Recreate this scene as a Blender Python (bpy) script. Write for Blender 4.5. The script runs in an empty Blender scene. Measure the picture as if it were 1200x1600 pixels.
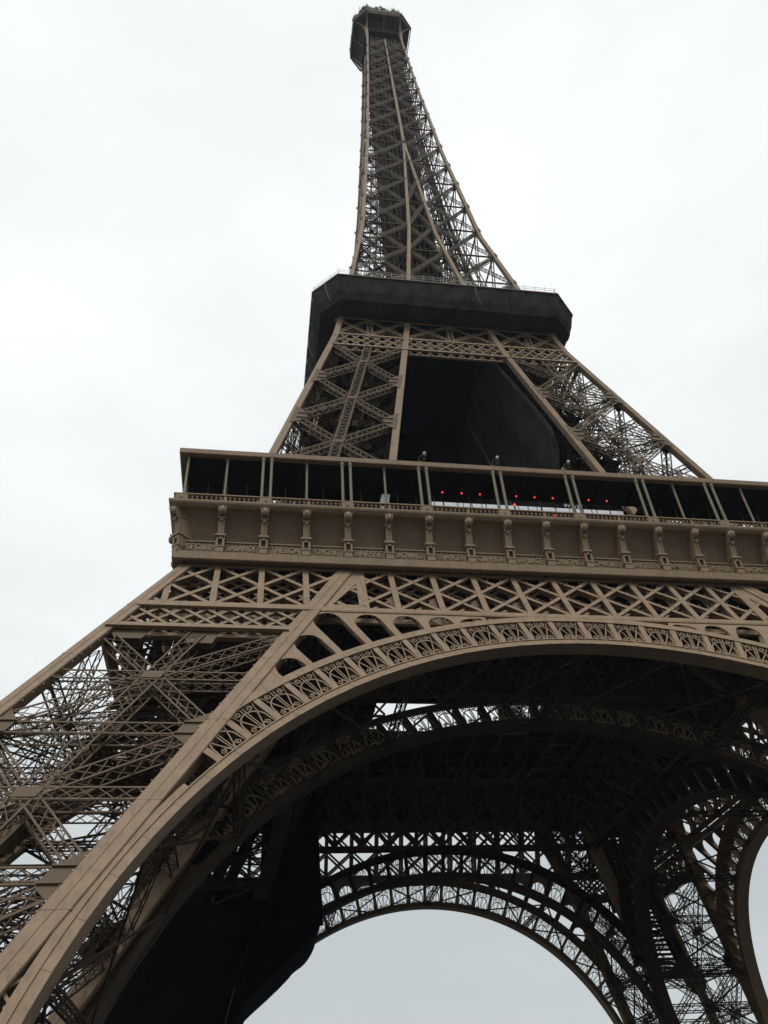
import bpy, math, random
import numpy as np
from mathutils import Matrix, Vector
random.seed(7)
R_ = math.radians
sc = bpy.context.scene
COL = sc.collection
GZ = 5.8            # drawing level of the pavement: everything of the tower is lowered by this

# ---------------------------------------------------------------- camera
cd = bpy.data.cameras.new('camera'); cam = bpy.data.objects.new('camera', cd); COL.objects.link(cam)
sc.camera = cam
yaw, pit, rol = 0.18461, 0.70298, -0.07085
f = Vector((math.sin(yaw)*math.cos(pit), math.cos(yaw)*math.cos(pit), math.sin(pit)))
r0 = Vector((math.cos(yaw), -math.sin(yaw), 0)); u0 = r0.cross(f)
rr = math.cos(rol)*r0 + math.sin(rol)*u0; uu = -math.sin(rol)*r0 + math.cos(rol)*u0
m = Matrix((rr, uu, -f)).transposed().to_4x4(); m.translation = Vector((-26.597, -93.048, 7.477-GZ))
cam.matrix_world = m
cd.sensor_fit = 'VERTICAL'; cd.sensor_height = 32.0; cd.lens = 1261.34/1600*32.0
cd.clip_start = 0.5; cd.clip_end = 6000

# ---------------------------------------------------------------- sky, sun, exposure
SUN_EL, SUN_AZ = 60.0, 200.0    # elevation, compass angle from +y clockwise (behind the camera, a bit left)
w = bpy.data.worlds.new('World'); sc.world = w; w.use_nodes = True
nt = w.node_tree; nt.nodes.clear()
N = nt.nodes.new; L = nt.links.new
out = N('ShaderNodeOutputWorld'); bg = N('ShaderNodeBackground'); bg2 = N('ShaderNodeBackground'); add = N('ShaderNodeAddShader')
sky = N('ShaderNodeTexSky'); sky.sky_type = 'NISHITA'; sky.sun_disc = False
sky.sun_elevation = R_(SUN_EL); sky.sun_rotation = R_(SUN_AZ)
L(sky.outputs[0], bg.inputs[0]); bg.inputs[1].default_value = 0.02
tc = N('ShaderNodeTexCoord'); sep = N('ShaderNodeSeparateXYZ'); L(tc.outputs['Generated'], sep.inputs[0])
ramp = N('ShaderNodeValToRGB'); L(sep.outputs[2], ramp.inputs[0])
e = ramp.color_ramp.elements
e[0].position = 0.0; e[0].color = (0.14, 0.15, 0.15, 1)
e[1].position = 1.0; e[1].color = (0.99, 1.0, 0.975, 1)
for p_, c_ in ((0.075, (0.17, 0.18, 0.18, 1)), (0.115, (0.50, 0.52, 0.505, 1)), (0.26, (0.53, 0.555, 0.54, 1)), (0.46, (0.82, 0.845, 0.825, 1)), (0.66, (0.91, 0.93, 0.91, 1))):
    k = e.new(p_); k.color = c_
mp = N('ShaderNodeMapping'); mp.inputs['Scale'].default_value = (1.2, 1.2, 3.5); L(tc.outputs['Generated'], mp.inputs[0])
ns = N('ShaderNodeTexNoise'); ns.inputs['Scale'].default_value = 1.6; ns.inputs['Detail'].default_value = 6; ns.inputs['Roughness'].default_value = 0.5
L(mp.outputs[0], ns.inputs['Vector'])
mr = N('ShaderNodeMapRange'); mr.inputs['From Min'].default_value = 0.3; mr.inputs['From Max'].default_value = 0.7
mr.inputs['To Min'].default_value = 0.90; mr.inputs['To Max'].default_value = 1.09; L(ns.outputs['Fac'], mr.inputs['Value'])
mul = N('ShaderNodeVectorMath'); mul.operation = 'SCALE'; L(ramp.outputs[0], mul.inputs[0]); L(mr.outputs[0], mul.inputs['Scale'])
# added dimming of the unseen low sky behind the camera, to darken the frieze
fy = N('ShaderNodeMapRange'); fy.inputs['From Min'].default_value = -0.35; fy.inputs['From Max'].default_value = 0.15
fy.inputs['To Min'].default_value = 0.5; fy.inputs['To Max'].default_value = 0.0; L(sep.outputs[1], fy.inputs['Value'])
fz_ = N('ShaderNodeMapRange'); fz_.inputs['From Min'].default_value = 0.25; fz_.inputs['From Max'].default_value = 0.7
fz_.inputs['To Min'].default_value = 1.0; fz_.inputs['To Max'].default_value = 0.0; L(sep.outputs[2], fz_.inputs['Value'])
m1 = N('ShaderNodeMath'); m1.operation = 'MULTIPLY'; L(fy.outputs[0], m1.inputs[0]); L(fz_.outputs[0], m1.inputs[1])
m2 = N('ShaderNodeMath'); m2.operation = 'SUBTRACT'; m2.inputs[0].default_value = 1.0; L(m1.outputs[0], m2.inputs[1])
mul2 = N('ShaderNodeVectorMath'); mul2.operation = 'SCALE'; L(mul.outputs[0], mul2.inputs[0]); L(m2.outputs[0], mul2.inputs['Scale'])
L(mul2.outputs[0], bg2.inputs[0]); bg2.inputs[1].default_value = 1.0
L(bg.outputs[0], add.inputs[0]); L(bg2.outputs[0], add.inputs[1]); L(add.outputs[0], out.inputs[0])
sd = bpy.data.lights.new('sun', 'SUN'); so = bpy.data.objects.new('sun', sd); COL.objects.link(so)
sd.energy = 1.5; sd.angle = R_(20); sd.color = (1, 0.96, 0.9)
az = R_(SUN_AZ); el = R_(SUN_EL)
sdir = Vector((math.sin(az)*math.cos(el), math.cos(az)*math.cos(el), math.sin(el)))
so.rotation_euler = sdir.to_track_quat('Z', 'Y').to_euler(); so.location = (0, -200, 300)
sc.view_settings.view_transform = 'Standard'; sc.view_settings.look = 'None'
sc.view_settings.exposure = 0.0; sc.view_settings.gamma = 1.0
sc.render.engine = 'CYCLES'
sc.cycles.max_bounces = 5; sc.cycles.diffuse_bounces = 2; sc.cycles.volume_bounces = 0

# ---------------------------------------------------------------- materials
def mat(name, c, rough=0.6, var=0.12, scale=0.6, rust=0.0, metal=0.0, emit=None, spec=0.35, grime=0):
    M = bpy.data.materials.new(name); M.use_nodes = True; t = M.node_tree; b = t.nodes['Principled BSDF']
    b.inputs['Roughness'].default_value = rough; b.inputs['Metallic'].default_value = metal; b.inputs['Specular IOR Level'].default_value = spec
    g = t.nodes.new('ShaderNodeNewGeometry')
    n1 = t.nodes.new('ShaderNodeTexNoise'); n1.inputs['Scale'].default_value = scale; n1.inputs['Detail'].default_value = 8
    t.links.new(g.outputs['Position'], n1.inputs['Vector'])
    cr = t.nodes.new('ShaderNodeValToRGB'); cr.color_ramp.elements[0].position = .3; cr.color_ramp.elements[1].position = .7
    cr.color_ramp.elements[0].color = tuple(x*(1-var) for x in c)+(1,); cr.color_ramp.elements[1].color = tuple(min(1, x*(1+var)) for x in c)+(1,)
    t.links.new(n1.outputs['Fac'], cr.inputs[0]); last = cr.outputs[0]
    if grime:
        mg = t.nodes.new('ShaderNodeMapping'); mg.inputs['Scale'].default_value = (2.4, 2.4, .25)
        n3 = t.nodes.new('ShaderNodeTexNoise'); n3.inputs['Scale'].default_value = 1.5; n3.inputs['Detail'].default_value = 6
        t.links.new(g.outputs['Position'], mg.inputs[0]); t.links.new(mg.outputs[0], n3.inputs['Vector'])
        c3 = t.nodes.new('ShaderNodeValToRGB'); c3.color_ramp.elements[0].position = .48; c3.color_ramp.elements[1].position = .72
        c3.color_ramp.elements[0].color = (0, 0, 0, 1); c3.color_ramp.elements[1].color = (grime,)*3+(1,)
        t.links.new(n3.outputs['Fac'], c3.inputs[0])
        mx3 = t.nodes.new('ShaderNodeMixRGB'); t.links.new(c3.outputs[0], mx3.inputs[0]); t.links.new(last, mx3.inputs[1])
        mx3.inputs[2].default_value = (0.09, 0.068, 0.045, 1); last = mx3.outputs[0]
    if rust:
        mpp = t.nodes.new('ShaderNodeMapping'); mpp.inputs['Scale'].default_value = (1.6, 1.6, .35)
        n2 = t.nodes.new('ShaderNodeTexNoise'); n2.inputs['Scale'].default_value = 1.1; n2.inputs['Detail'].default_value = 5
        t.links.new(g.outputs['Position'], mpp.inputs[0]); t.links.new(mpp.outputs[0], n2.inputs['Vector'])
        c2 = t.nodes.new('ShaderNodeValToRGB'); c2.color_ramp.elements[0].position = .61; c2.color_ramp.elements[1].position = .74
        c2.color_ramp.elements[0].color = (0, 0, 0, 1); c2.color_ramp.elements[1].color = (rust,)*3+(1,)
        t.links.new(n2.outputs['Fac'], c2.inputs[0])
        mx = t.nodes.new('ShaderNodeMixRGB'); t.links.new(c2.outputs[0], mx.inputs[0]); t.links.new(last, mx.inputs[1])
        mx.inputs[2].default_value = (0.36, 0.15, 0.06, 1); last = mx.outputs[0]
    t.links.new(last, b.inputs['Base Color'])
    if emit:
        b.inputs['Emission Color'].default_value = emit[0]+(1,); b.inputs['Emission Strength'].default_value = emit[1]
    return M
PAINT = mat('brown_iron_paint', (0.262, 0.187, 0.119), .6, .13, .8, .5, spec=.25, grime=.35)
SHADE_PAINT = mat('brown_paint_shaded', (0.055, 0.040, 0.028), .75, .18, .7, spec=.12)  # same brown tower paint, darkened so the inner parts look shaded
HALF_SHADE_PAINT = mat('brown_paint_half_shaded', (0.125, 0.089, 0.056), .65, .16, .7, spec=.2)  # same tower paint, part darkened: shade of the bracing put into the colour
SHAFTP = mat('brown_paint_shaded_shaft', (0.125, 0.098, 0.074), .7, .16, .7, spec=.15)  # same tower paint with shade put in, greyer for the shaft bracing
CREAM = mat('bulb_glass', (0.62, 0.56, 0.45), .3, .05)
LETTER = mat('raised_letter_paint', (0.27, 0.20, 0.115), .5, .1)
NET = mat('black_netting', (0.010, 0.009, 0.0085), .95, .3, .35, spec=.02)
NETG = mat('grey_black_netting', (0.050, 0.047, 0.043), .9, .3, .5, spec=.02)
ROPE = mat('rope', (0.30, 0.30, 0.28), .8)
POST = mat('gallery_post_paint', (0.21, 0.185, 0.13), .5, .1)
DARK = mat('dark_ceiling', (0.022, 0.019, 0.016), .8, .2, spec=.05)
WHITE = mat('white_fascia', (0.78, 0.82, 0.86), .4, .06, 3)
GROUND = mat('pavement_asphalt', (0.055, 0.052, 0.047), .9, .2, .5)
REDL = mat('red_lamp', (0.6, 0.02, 0.01), .4, emit=((1.0, 0.05, 0.04), 2.0))
GALV = mat('galvanised_metal', (0.42, 0.43, 0.43), .45, .1, 2, metal=.3)
PLANT = mat('green_grey_aerials', (0.10, 0.13, 0.10), .8, .3, 2)

# ---------------------------------------------------------------- mesh collector
class MB:
    def __init__(s): s.V = []; s.F = []; s.M = []; s.n = 0; s.bars = []
    def add(s, vs, fs, mi=0):
        o = s.n; s.V.append(np.asarray(vs, float).reshape(-1, 3)); s.n += len(s.V[-1])
        for q in fs: s.F.append([i+o for i in q]); s.M.append(mi)
    def bar(s, a, b, w, h, nrm=(0, 1, 0), mi=0):
        """prism from a to b: h along nrm, w across"""
        s.bars.append((tuple(a), tuple(b), w, h, tuple(nrm), mi))
    def flush(s):
        if not s.bars: return
        A = np.array([b[0] for b in s.bars], float); B = np.array([b[1] for b in s.bars], float)
        W = np.array([b[2] for b in s.bars])[:, None]/2; H = np.array([b[3] for b in s.bars])[:, None]/2
        n = np.array([b[4] for b in s.bars], float); d = B-A; d /= np.linalg.norm(d, axis=1)[:, None]+1e-9
        side = np.cross(d, n); ln = np.linalg.norm(side, axis=1)
        bad = ln < 1e-4
        if bad.any(): n[bad] = (1, 0.013, 0.02); side = np.cross(d, n); ln = np.linalg.norm(side, axis=1)
        side /= ln[:, None]; n = np.cross(side, d)
        P = np.stack([A-side*W-n*H, A+side*W-n*H, A+side*W+n*H, A-side*W+n*H, B-side*W-n*H, B+side*W-n*H, B+side*W+n*H, B-side*W+n*H], 1)
        o = s.n; s.V.append(P.reshape(-1, 3)); s.n += 8*len(A)
        T = [(0, 1, 5, 4), (1, 2, 6, 5), (2, 3, 7, 6), (3, 0, 4, 7), (3, 2, 1, 0), (4, 5, 6, 7)]
        for i, b in enumerate(s.bars):
            k = o+8*i
            for t in T: s.F.append([k+t[0], k+t[1], k+t[2], k+t[3]]); s.M.append(b[5])
        s.bars = []
    def hexa(s, lo, hi, mi=0):
        """lo, hi: 4 points each (matching order)"""
        s.add(list(lo)+list(hi), [(3, 2, 1, 0), (4, 5, 6, 7), (0, 1, 5, 4), (1, 2, 6, 5), (2, 3, 7, 6), (3, 0, 4, 7)], mi)
    def box(s, x0, x1, y0, y1, z0, z1, mi=0):
        s.hexa([(x0, y0, z0), (x1, y0, z0), (x1, y1, z0), (x0, y1, z0)], [(x0, y0, z1), (x1, y0, z1), (x1, y1, z1), (x0, y1, z1)], mi)
    def rod(s, a, b, r, n=6, mi=0, r2=None):
        a = Vector(a); b = Vector(b); d = (b-a).normalized(); x = d.orthogonal().normalized(); y = d.cross(x); r2 = r if r2 is None else r2
        vs = [a+(x*math.cos(t)+y*math.sin(t))*r for t in [2*math.pi*i/n for i in range(n)]]+[b+(x*math.cos(t)+y*math.sin(t))*r2 for t in [2*math.pi*i/n for i in range(n)]]
        s.add([tuple(v) for v in vs], [(i, (i+1) % n, n+(i+1) % n, n+i) for i in range(n)]+[tuple(range(n-1, -1, -1)), tuple(range(n, 2*n))], mi)
    def lathe(s, c, prof, n=8, mi=0):
        vs = []; fs = []
        for r, z in prof:
            for i in range(n): t = 2*math.pi*(i+.5)/n; vs.append((c[0]+r*math.cos(t), c[1]+r*math.sin(t), c[2]+z))
        for j in range(len(prof)-1):
            for i in range(n): fs.append((j*n+i, j*n+(i+1) % n, (j+1)*n+(i+1) % n, (j+1)*n+i))
        fs.append(tuple(range(n-1, -1, -1))); fs.append(tuple((len(prof)-1)*n+i for i in range(n)))
        s.add(vs, fs, mi)
    def extr(s, poly, mapf, d0, d1, mi=0):
        """polygon of (x,z), extruded between depths d0,d1 through mapf(x,z,d)"""
        n = len(poly); vs = [mapf(x, z, d0) for x, z in poly]+[mapf(x, z, d1) for x, z in poly]
        s.add(vs, [tuple(range(n)), tuple(range(2*n-1, n-1, -1))]+[(i, n+i, n+(i+1) % n, (i+1) % n) for i in range(n)], mi)
    def obj(s, name, mats, parent=None, **k):
        s.flush()
        me = bpy.data.meshes.new(name)
        V = np.concatenate(s.V); me.vertices.add(len(V)); me.vertices.foreach_set('co', V.ravel())
        tot = np.array([len(q) for q in s.F]); st = np.concatenate([[0], np.cumsum(tot)[:-1]])
        li = np.concatenate([np.array(q) for q in s.F]) if len(set(tot)) > 1 else np.array(s.F).ravel()
        me.loops.add(len(li)); me.loops.foreach_set('vertex_index', li)
        me.polygons.add(len(tot)); me.polygons.foreach_set('loop_start', st); me.polygons.foreach_set('loop_total', tot)
        me.polygons.foreach_set('material_index', np.array(s.M))
        me.polygons.foreach_set('use_smooth', np.zeros(len(tot), bool)); me.update(calc_edges=True); me.validate()
        for mm in (mats if isinstance(mats, (list, tuple)) else [mats]): me.materials.append(mm)
        return link(me, name, parent)
def link(me, name, parent=None, loc=None, rot=0):
    o = bpy.data.objects.new(name, me); COL.objects.link(o); o.parent = parent
    if loc is not None: o.location = loc
    elif parent is TOWER: o.location = (0, 0, -GZ)
    o.rotation_euler[2] = rot
    return o
def tag(o, label, cat=None, group=None, kind=None):
    o['label'] = label
    if cat: o['category'] = cat
    if group: o['group'] = group
    if kind: o['kind'] = kind
    return o
def around(o, n=4, label=None):
    """copies of a part (and its sub-parts) turned about the tower axis"""
    res = [o]
    for k in range(1, n):
        c = o.copy(); COL.objects.link(c); c.rotation_euler[2] = k*math.pi/2
        for ch in list(o.children):
            d = ch.copy(); COL.objects.link(d); d.parent = c
        res.append(c)
    return res

TOWER = None
TOWER = bpy.data.objects.new('iron_lattice_tower', None); COL.objects.link(TOWER)
tag(TOWER, 'huge brown iron lattice tower with four legs, arches and three platforms', 'tower')

# ---------------------------------------------------------------- outline of the tower
ZO = [0, 53, 57.6, 107, 116, 150, 190, 230, 276]; H0 = [59.41, 33.18, 30.73, 18.37, 16.84, 11.97, 9.05, 6.94, 5.05]
ZI = [0, 53, 57.6, 107, 116, 150, 190, 200]; G0 = [45.05, 18.52, 15.13, 7.30, 6.08, 2.54, 0.25, 0.0]
def h(z): return float(np.interp(z, ZO, H0))
def g(z): return float(np.interp(z, ZI, G0))
def F(x, z, d=0.0): return (x, -h(z)+d, z)               # point on the front face, d metres inside it
FN = Vector((0, -1, (59.41-33.18)/53)).normalized()      # outward normal of the lower face
def Gp(x, z, d=0.0): return (x, -g(z)+d, z)              # plane of the inner arch
S = 3.86
ZC, RA = 4.0, 36.95                                      # arch centre and intrados radius

def lbeam(mb, a, b, W, D, wd, nd, ch=.15, lc=.07, pitch=1.0, both=True, sides=True):
    """box lattice beam a->b, W wide along wd, D deep along nd"""
    a = Vector(a); b = Vector(b); ax = (b-a); ln = ax.length; ax = ax/ln
    nd = Vector(nd); nd = (nd-ax*nd.dot(ax)).normalized(); wd = ax.cross(nd).normalized()
    n = max(1, round(ln/pitch))
    for sw in (-1, 1):
        for s_ in (-1, 1):
            o = wd*(sw*W/2)+nd*(s_*D/2); mb.bar(a+o, b+o, ch, ch*.55, nd)
    for s_ in ((-1, 1) if both else (1,)):
        o = nd*(s_*D/2)
        for i in range(n):
            p = a+ax*(ln*i/n); q = a+ax*(ln*(i+1)/n)
            mb.bar(p+o-wd*(W/2), q+o+wd*(W/2), lc, .03, nd); mb.bar(p+o+wd*(W/2), q+o-wd*(W/2), lc, .03, nd)
    if sides:
        for sw in (-1, 1):
            o = wd*(sw*W/2)
            for i in range(n):
                p = a+ax*(ln*i/n); q = a+ax*(ln*(i+1)/n); t = 1 if i % 2 else -1
                mb.bar(p+o-nd*(t*D/2), q+o+nd*(t*D/2), lc, .03, wd)

# ================================================================ lower legs (front-left one, then turned)
def LP(u, v, z):   # point in the front-left leg: u,v 0 outer .. 1 inner column centre lines
    ho = h(z)-.55; gi = g(z)
    return Vector((-(ho+(gi-ho)*u), -(ho+(gi-ho)*v), z))
ZB = [41.0, 30.7, 20.4, 10.1, 5.8]
def legface(mb, PT, nrm, zb, W, D, pitch, mid=True, horiz=True, gus=True, hc=True, ch=.125, lc=.055, cw=.7):
    """PT(t,z): t 0..1 across the face"""
    for i in range(len(zb)-1):
        z1, z0 = zb[i], zb[i+1]; zm = (z0+z1)/2
        c = PT(.5, zm); corners = [PT(0, z1), PT(1, z1), PT(0, z0), PT(1, z0)]
        for q in corners:
            dd = (q-c).normalized(); ln = (q-c).length
            lbeam(mb, c+dd*.7, c+dd*(ln-cw*1.6), W*.85, D, None, nrm, ch, lc, pitch)
        wd = (PT(1, zm)-PT(0, zm)).normalized(); up = (PT(.5, z1)-PT(.5, z0)).normalized()
        if mid: lbeam(mb, PT(.5, z0), PT(.5, z1), W, D, None, nrm, ch, lc, pitch)
        if hc: lbeam(mb, PT(0, zm), PT(1, zm), W*.8, D, None, nrm, ch, lc, pitch)
        if horiz:
            lbeam(mb, PT(0, z0), PT(1, z0), W*.9, D, None, nrm, ch, lc, pitch)
        # node plate in the middle
        s_ = W*.48; n = nrm*(D/2+.06)
        for off in (n, -n):
            pts = [c+off-wd*s_*1.3-up*s_*.7, c+off+wd*s_*1.3-up*s_*.7, c+off+wd*s_*1.3+up*s_*.7, c+off-wd*s_*1.3+up*s_*.7]
            mb.hexa([p-nrm*.02 for p in pts], [p+nrm*.02 for p in pts])
        if gus:
            for t, sg in ((0, 1), (1, -1)):
                for z_ in (z0,) if i < len(zb)-2 else ():
                    p = PT(t, z_); off = nrm*(D/2+.05)
                    a_ = W*1.65; b_ = W*1.6
                    pl = [(0, -b_*1.25), (a_, -b_*.45), (a_*1.0, b_*.35), (0, b_*1.35)]
                    q = [p+off+wd*(sg*x)+up*y for x, y in pl]
                    mb.hexa([v-nrm*.02 for v in q], [v+nrm*.03 for v in q])
                    for y in (-b_*.35, b_*.3):
                        mb.bar(p+off*1.15+wd*(sg*cw*.9)+up*y, p+off*1.15+wd*(sg*a_)+up*y, .12, .16, nrm)

n_front = FN.copy(); n_side = Vector((-1, 0, FN.z)).normalized()
mb = MB()
ins = -n_front*.55
legface(mb, lambda t, z: LP(t, 0, z)+ins*.3, n_front, ZB, 1.15, .95, 1.05)
legface(mb, lambda t, z: LP(0, t, z), n_side, ZB, 1.1, .9, 1.05)
for a_, b_, zt, zb2 in ((0, 3.0, 41.4, 40.3), (5.6, 8.2, 41.4, 39.9), (11.4, 14.4, 41.4, 40.2)):   # plates under the belt
    xo = h(41)-1.0
    for d0 in (.3, 1.15):
        mb.extr([(-xo+a_, zt), (-xo+b_, zt), (-xo+b_-.5, zb2), (-xo+a_+(.1 if a_ else .5)-.0, zb2)], F, d0, d0+.05)
leg = mb.obj('leg', HALF_SHADE_PAINT, TOWER)
mb = MB()
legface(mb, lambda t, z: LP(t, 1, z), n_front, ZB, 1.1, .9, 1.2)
legface(mb, lambda t, z: LP(1, t, z), n_side, ZB, 1.1, .9, 1.2)
# horizontal frames inside the leg
for z_ in (41.0, 30.7, 20.4, 10.1):
    up = Vector((0, 0, 1))
    lbeam(mb, LP(0, 0, z_), LP(1, 1, z_), 1.0, .8, None, up, .13, .06, 1.3)
    lbeam(mb, LP(1, 0, z_), LP(0, 1, z_), 1.0, .8, None, up, .13, .06, 1.3)
    lbeam(mb, LP(.5, 0, z_), LP(.5, 1, z_), .9, .8, None, up, .13, .06, 1.3)
    lbeam(mb, LP(0, .5, z_), LP(1, .5, z_), .9, .8, None, up, .13, .06, 1.3)
# upper part of the leg behind the trellis girders: box bracing to the floor
for v in (1,):
    legface(mb, lambda t, z: LP(t, 1, z), n_front, [51, 46, 41.0], 1.0, .8, 1.2, gus=False)
    legface(mb, lambda t, z: LP(1, t, z), n_side, [51, 46, 41.0], 1.0, .8, 1.2, gus=False)
lbeam(mb, LP(0, 0, 46), LP(1, 1, 46), 1.0, .8, None, Vector((0, 0, 1)), .13, .06, 1.3)
lbeam(mb, LP(1, 0, 46), LP(0, 1, 46), 1.0, .8, None, Vector((0, 0, 1)), .13, .06, 1.3)
lbeam(mb, LP(.05, .1, 42), LP(.95, .9, 51), 1.0, .8, None, Vector((0, 0, 1)), .13, .06, 1.0)
lbeam(mb, LP(.95, .1, 42), LP(.05, .9, 51), 1.0, .8, None, Vector((0, 0, 1)), .13, .06, 1.0)
mb.obj('inner_bracing', SHADE_PAINT, leg)

def column_mb(x, y, z0, z1, w, strips, step=None, xs=(-1, 1), ys=(-1, 1)):
    """leaning box column; x(z), y(z) centre lines, w side; strips on all faces"""
    mb = MB(); hw = w/2
    def ring(z, e=0): return [(x(z)-hw-e, y(z)-hw-e, z), (x(z)+hw+e, y(z)-hw-e, z), (x(z)+hw+e, y(z)+hw+e, z), (x(z)-hw-e, y(z)+hw+e, z)]
    n = step or max(1, int((z1-z0)/6)); zs = [z0+(z1-z0)*i/n for i in range(n+1)]
    for a, b in zip(zs, zs[1:]): mb.hexa(ring(a), ring(b))
    # paired flange strips with a seam between
    t = .035
    for a, b in zip(zs, zs[1:]):
        for k in range(strips):
            wa = -hw+w*k/strips+.035; wb = -hw+w*(k+1)/strips-.035
            for sg in (-1, 1):
                P = lambda z, s_, e: (x(z)+s_, y(z)+sg*(hw+e), z)
                mb.hexa([P(a, wa, .002), P(a, wb, .002), P(a, wb, t), P(a, wa, t)], [P(b, wa, .002), P(b, wb, .002), P(b, wb, t), P(b, wa, t)])
                Q = lambda z, s_, e: (x(z)+sg*(hw+e), y(z)+s_, z)
                mb.hexa([Q(a, wa, .002), Q(a, wb, .002), Q(a, wb, t), Q(a, wa, t)], [Q(b, wa, .002), Q(b, wb, .002), Q(b, wb, t), Q(b, wa, t)])
        # splice plate at the joint
        mb.hexa(ring(b-.04, .05), ring(b, .05)) if b < z1 else None
    return mb
def bulbs_line(mb, a, b, step, size=.13, mi=1):
    a = Vector(a); b = Vector(b); n = int((b-a).length/step)
    for i in range(n):
        p = a.lerp(b, (i+.5)/n); s_ = size/2
        mb.add([(p.x-s_, p.y, p.z), (p.x+s_, p.y, p.z), (p.x, p.y-s_, p.z), (p.x, p.y+s_, p.z), (p.x, p.y, p.z-s_), (p.x, p.y, p.z+s_)],
               [(0, 2, 5), (2, 1, 5), (1, 3, 5), (3, 0, 5), (2, 0, 4), (1, 2, 4), (3, 1, 4), (0, 3, 4)], mi)
for u, v in ((0, 0), (1, 0), (0, 1), (1, 1)):
    wdt = 1.1 if (u, v) == (0, 0) else 1.42
    off = .0 if u == 0 and v == 0 else .0
    fx = (lambda z: -(h(z)-.55)) if u == 0 else (lambda z: -g(z))
    fy = (lambda z: -(h(z)-.55)) if v == 0 else (lambda z: -g(z))
    if v == 0 and u == 1: fy = lambda z: -(h(z)-.71)
    if u == 0 and v == 1: fx = lambda z: -(h(z)-.71)
    cm = column_mb(fx, fy, 5.8, 51.0, wdt, 2)
    if v == 0:
        sx = 1 if u == 0 else -1; e_ = wdt/2+.12
        bulbs_line(cm, (fx(8)+sx*e_, fy(8)-wdt/2+.1, 8), (fx(41)+sx*e_, fy(41)-wdt/2+.1, 41), 1.0)
    cm.obj('column', [PAINT, CREAM], leg)
# inclined lift track with sleepers
mb = MB()
for s_ in (-1, 1):
    for a, b in ((31, 41), (41, 50)):
        for dv in (.42, .56):
            p = LP(.5, dv, a)+Vector((s_*2.3, 0, 0)); q = LP(.5, dv, b)+Vector((s_*2.3, 0, 0)); mb.bar(p, q, .45, .9, (0, 1, .5))
for i in range(32):
    z_ = 31+i*.58; p = LP(.5, .42, z_); mb.bar(p-Vector((2.4, 0, 0)), p+Vector((2.4, 0, 0)), .3, .25, (0, 1, .5))
mb.obj('lift_track', SHADE_PAINT, leg)
mb = MB()   # zig-zag stairs
z_ = 32.0; k = 0
while z_ < 50:
    a = LP(.25+.1*(k % 2), .3, z_); b = LP(.75-.1*(k % 2), .3, z_+1.9)
    if k % 2: a, b = LP(.75, .42, z_), LP(.25, .42, z_+1.9)
    mb.bar(a, b, 1.0, .12, (0, 0, 1)); mb.bar(a+Vector((0, -.5, 1)), b+Vector((0, -.5, 1)), .05, .05, (0, 1, 0)); mb.bar(a+Vector((0, -.5, .5)), b+Vector((0, -.5, .5)), .04, .04, (0, 1, 0))
    for j in range(7):
        p = a.lerp(b, j/6)+Vector((0, -.5, 0)); mb.bar(p, p+Vector((0, 0, 1)), .05, .05)
    z_ += 1.9; k += 1
mb.obj('stair_flight', SHADE_PAINT, leg)
around(leg)

# ================================================================ trellis girders of the first floor (front face)
XE = lambda z: h(z)-1.1
def clipseg(x0, z0, x1, z1, lim):
    """clip segment to |x|<lim(z) by sampling"""
    n = 60; keep = []
    for i in range(n+1):
        t = i/n; x = x0+(x1-x0)*t; z = z0+(z1-z0)*t
        if lim(x, z): keep.append((x, z))
    return (keep[0], keep[-1]) if len(keep) > 3 else None
mb = MB()
def tbar(mb, a, b, w, d0, th, bulbs=False, web=.0):
    pa, pb = Vector(F(a[0], a[1], d0+th/2)), Vector(F(b[0], b[1], d0+th/2))
    mb.bar(pa, pb, w, th, FN)
    if web:
        mb.bar(Vector(F(a[0], a[1], d0+th+web/2)), Vector(F(b[0], b[1], d0+th+web/2)), .07, web, FN)
    if bulbs:
        dx = Vector((b[0]-a[0], 0, b[1]-a[1])).normalized(); nx = Vector((-dx.z, 0, dx.x))
        if nx.z < 0: nx = -nx
        o = nx*(w/2+.1)
        bulbs_line(mb, pa+o, pb+o, .95)
lo, hi = 45.05, 51.1
for layer, (d0, bw) in enumerate(((.16, .35), (1.75, .3))):
    for k in range(-10, 11):
        x = k*S
        if abs(abs(x)-4.6*S) < 2.2: continue
        q = clipseg(x, lo, x, hi, lambda x, z: abs(x) < XE(z)+.3)
        if q and layer == 0: tbar(mb, q[0], q[1], .52, d0-.06, .12, web=.8)
        elif q: tbar(mb, q[0], q[1], .4, d0, .1)
    for k in range(-12, 13):
        for sg in (-1, 1):
            q = clipseg(k*S, hi, k*S+sg*2*S, lo, lambda x, z: abs(x) < XE(z)+.3 and not (abs(abs(x)-(g(z))) < .3))
            if q is None: continue
            # split where a leg column crosses
            tbar(mb, q[0], q[1], bw, d0+(.06 if sg > 0 else .0), .07, bulbs=(layer == 0), web=.55 if layer == 0 else 0)
    for z_, hh in ((lo-.37, .72), (hi+.0, .34)):
        e_ = h(z_)-1.0
        mb.bar(F(-e_, z_, d0+.0), F(e_, z_, d0+.0), hh, .24, FN)
        if layer == 0: mb.bar(F(-e_, z_, d0-.14), F(e_, z_, d0-.14), hh*.5, .03, FN)
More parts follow.
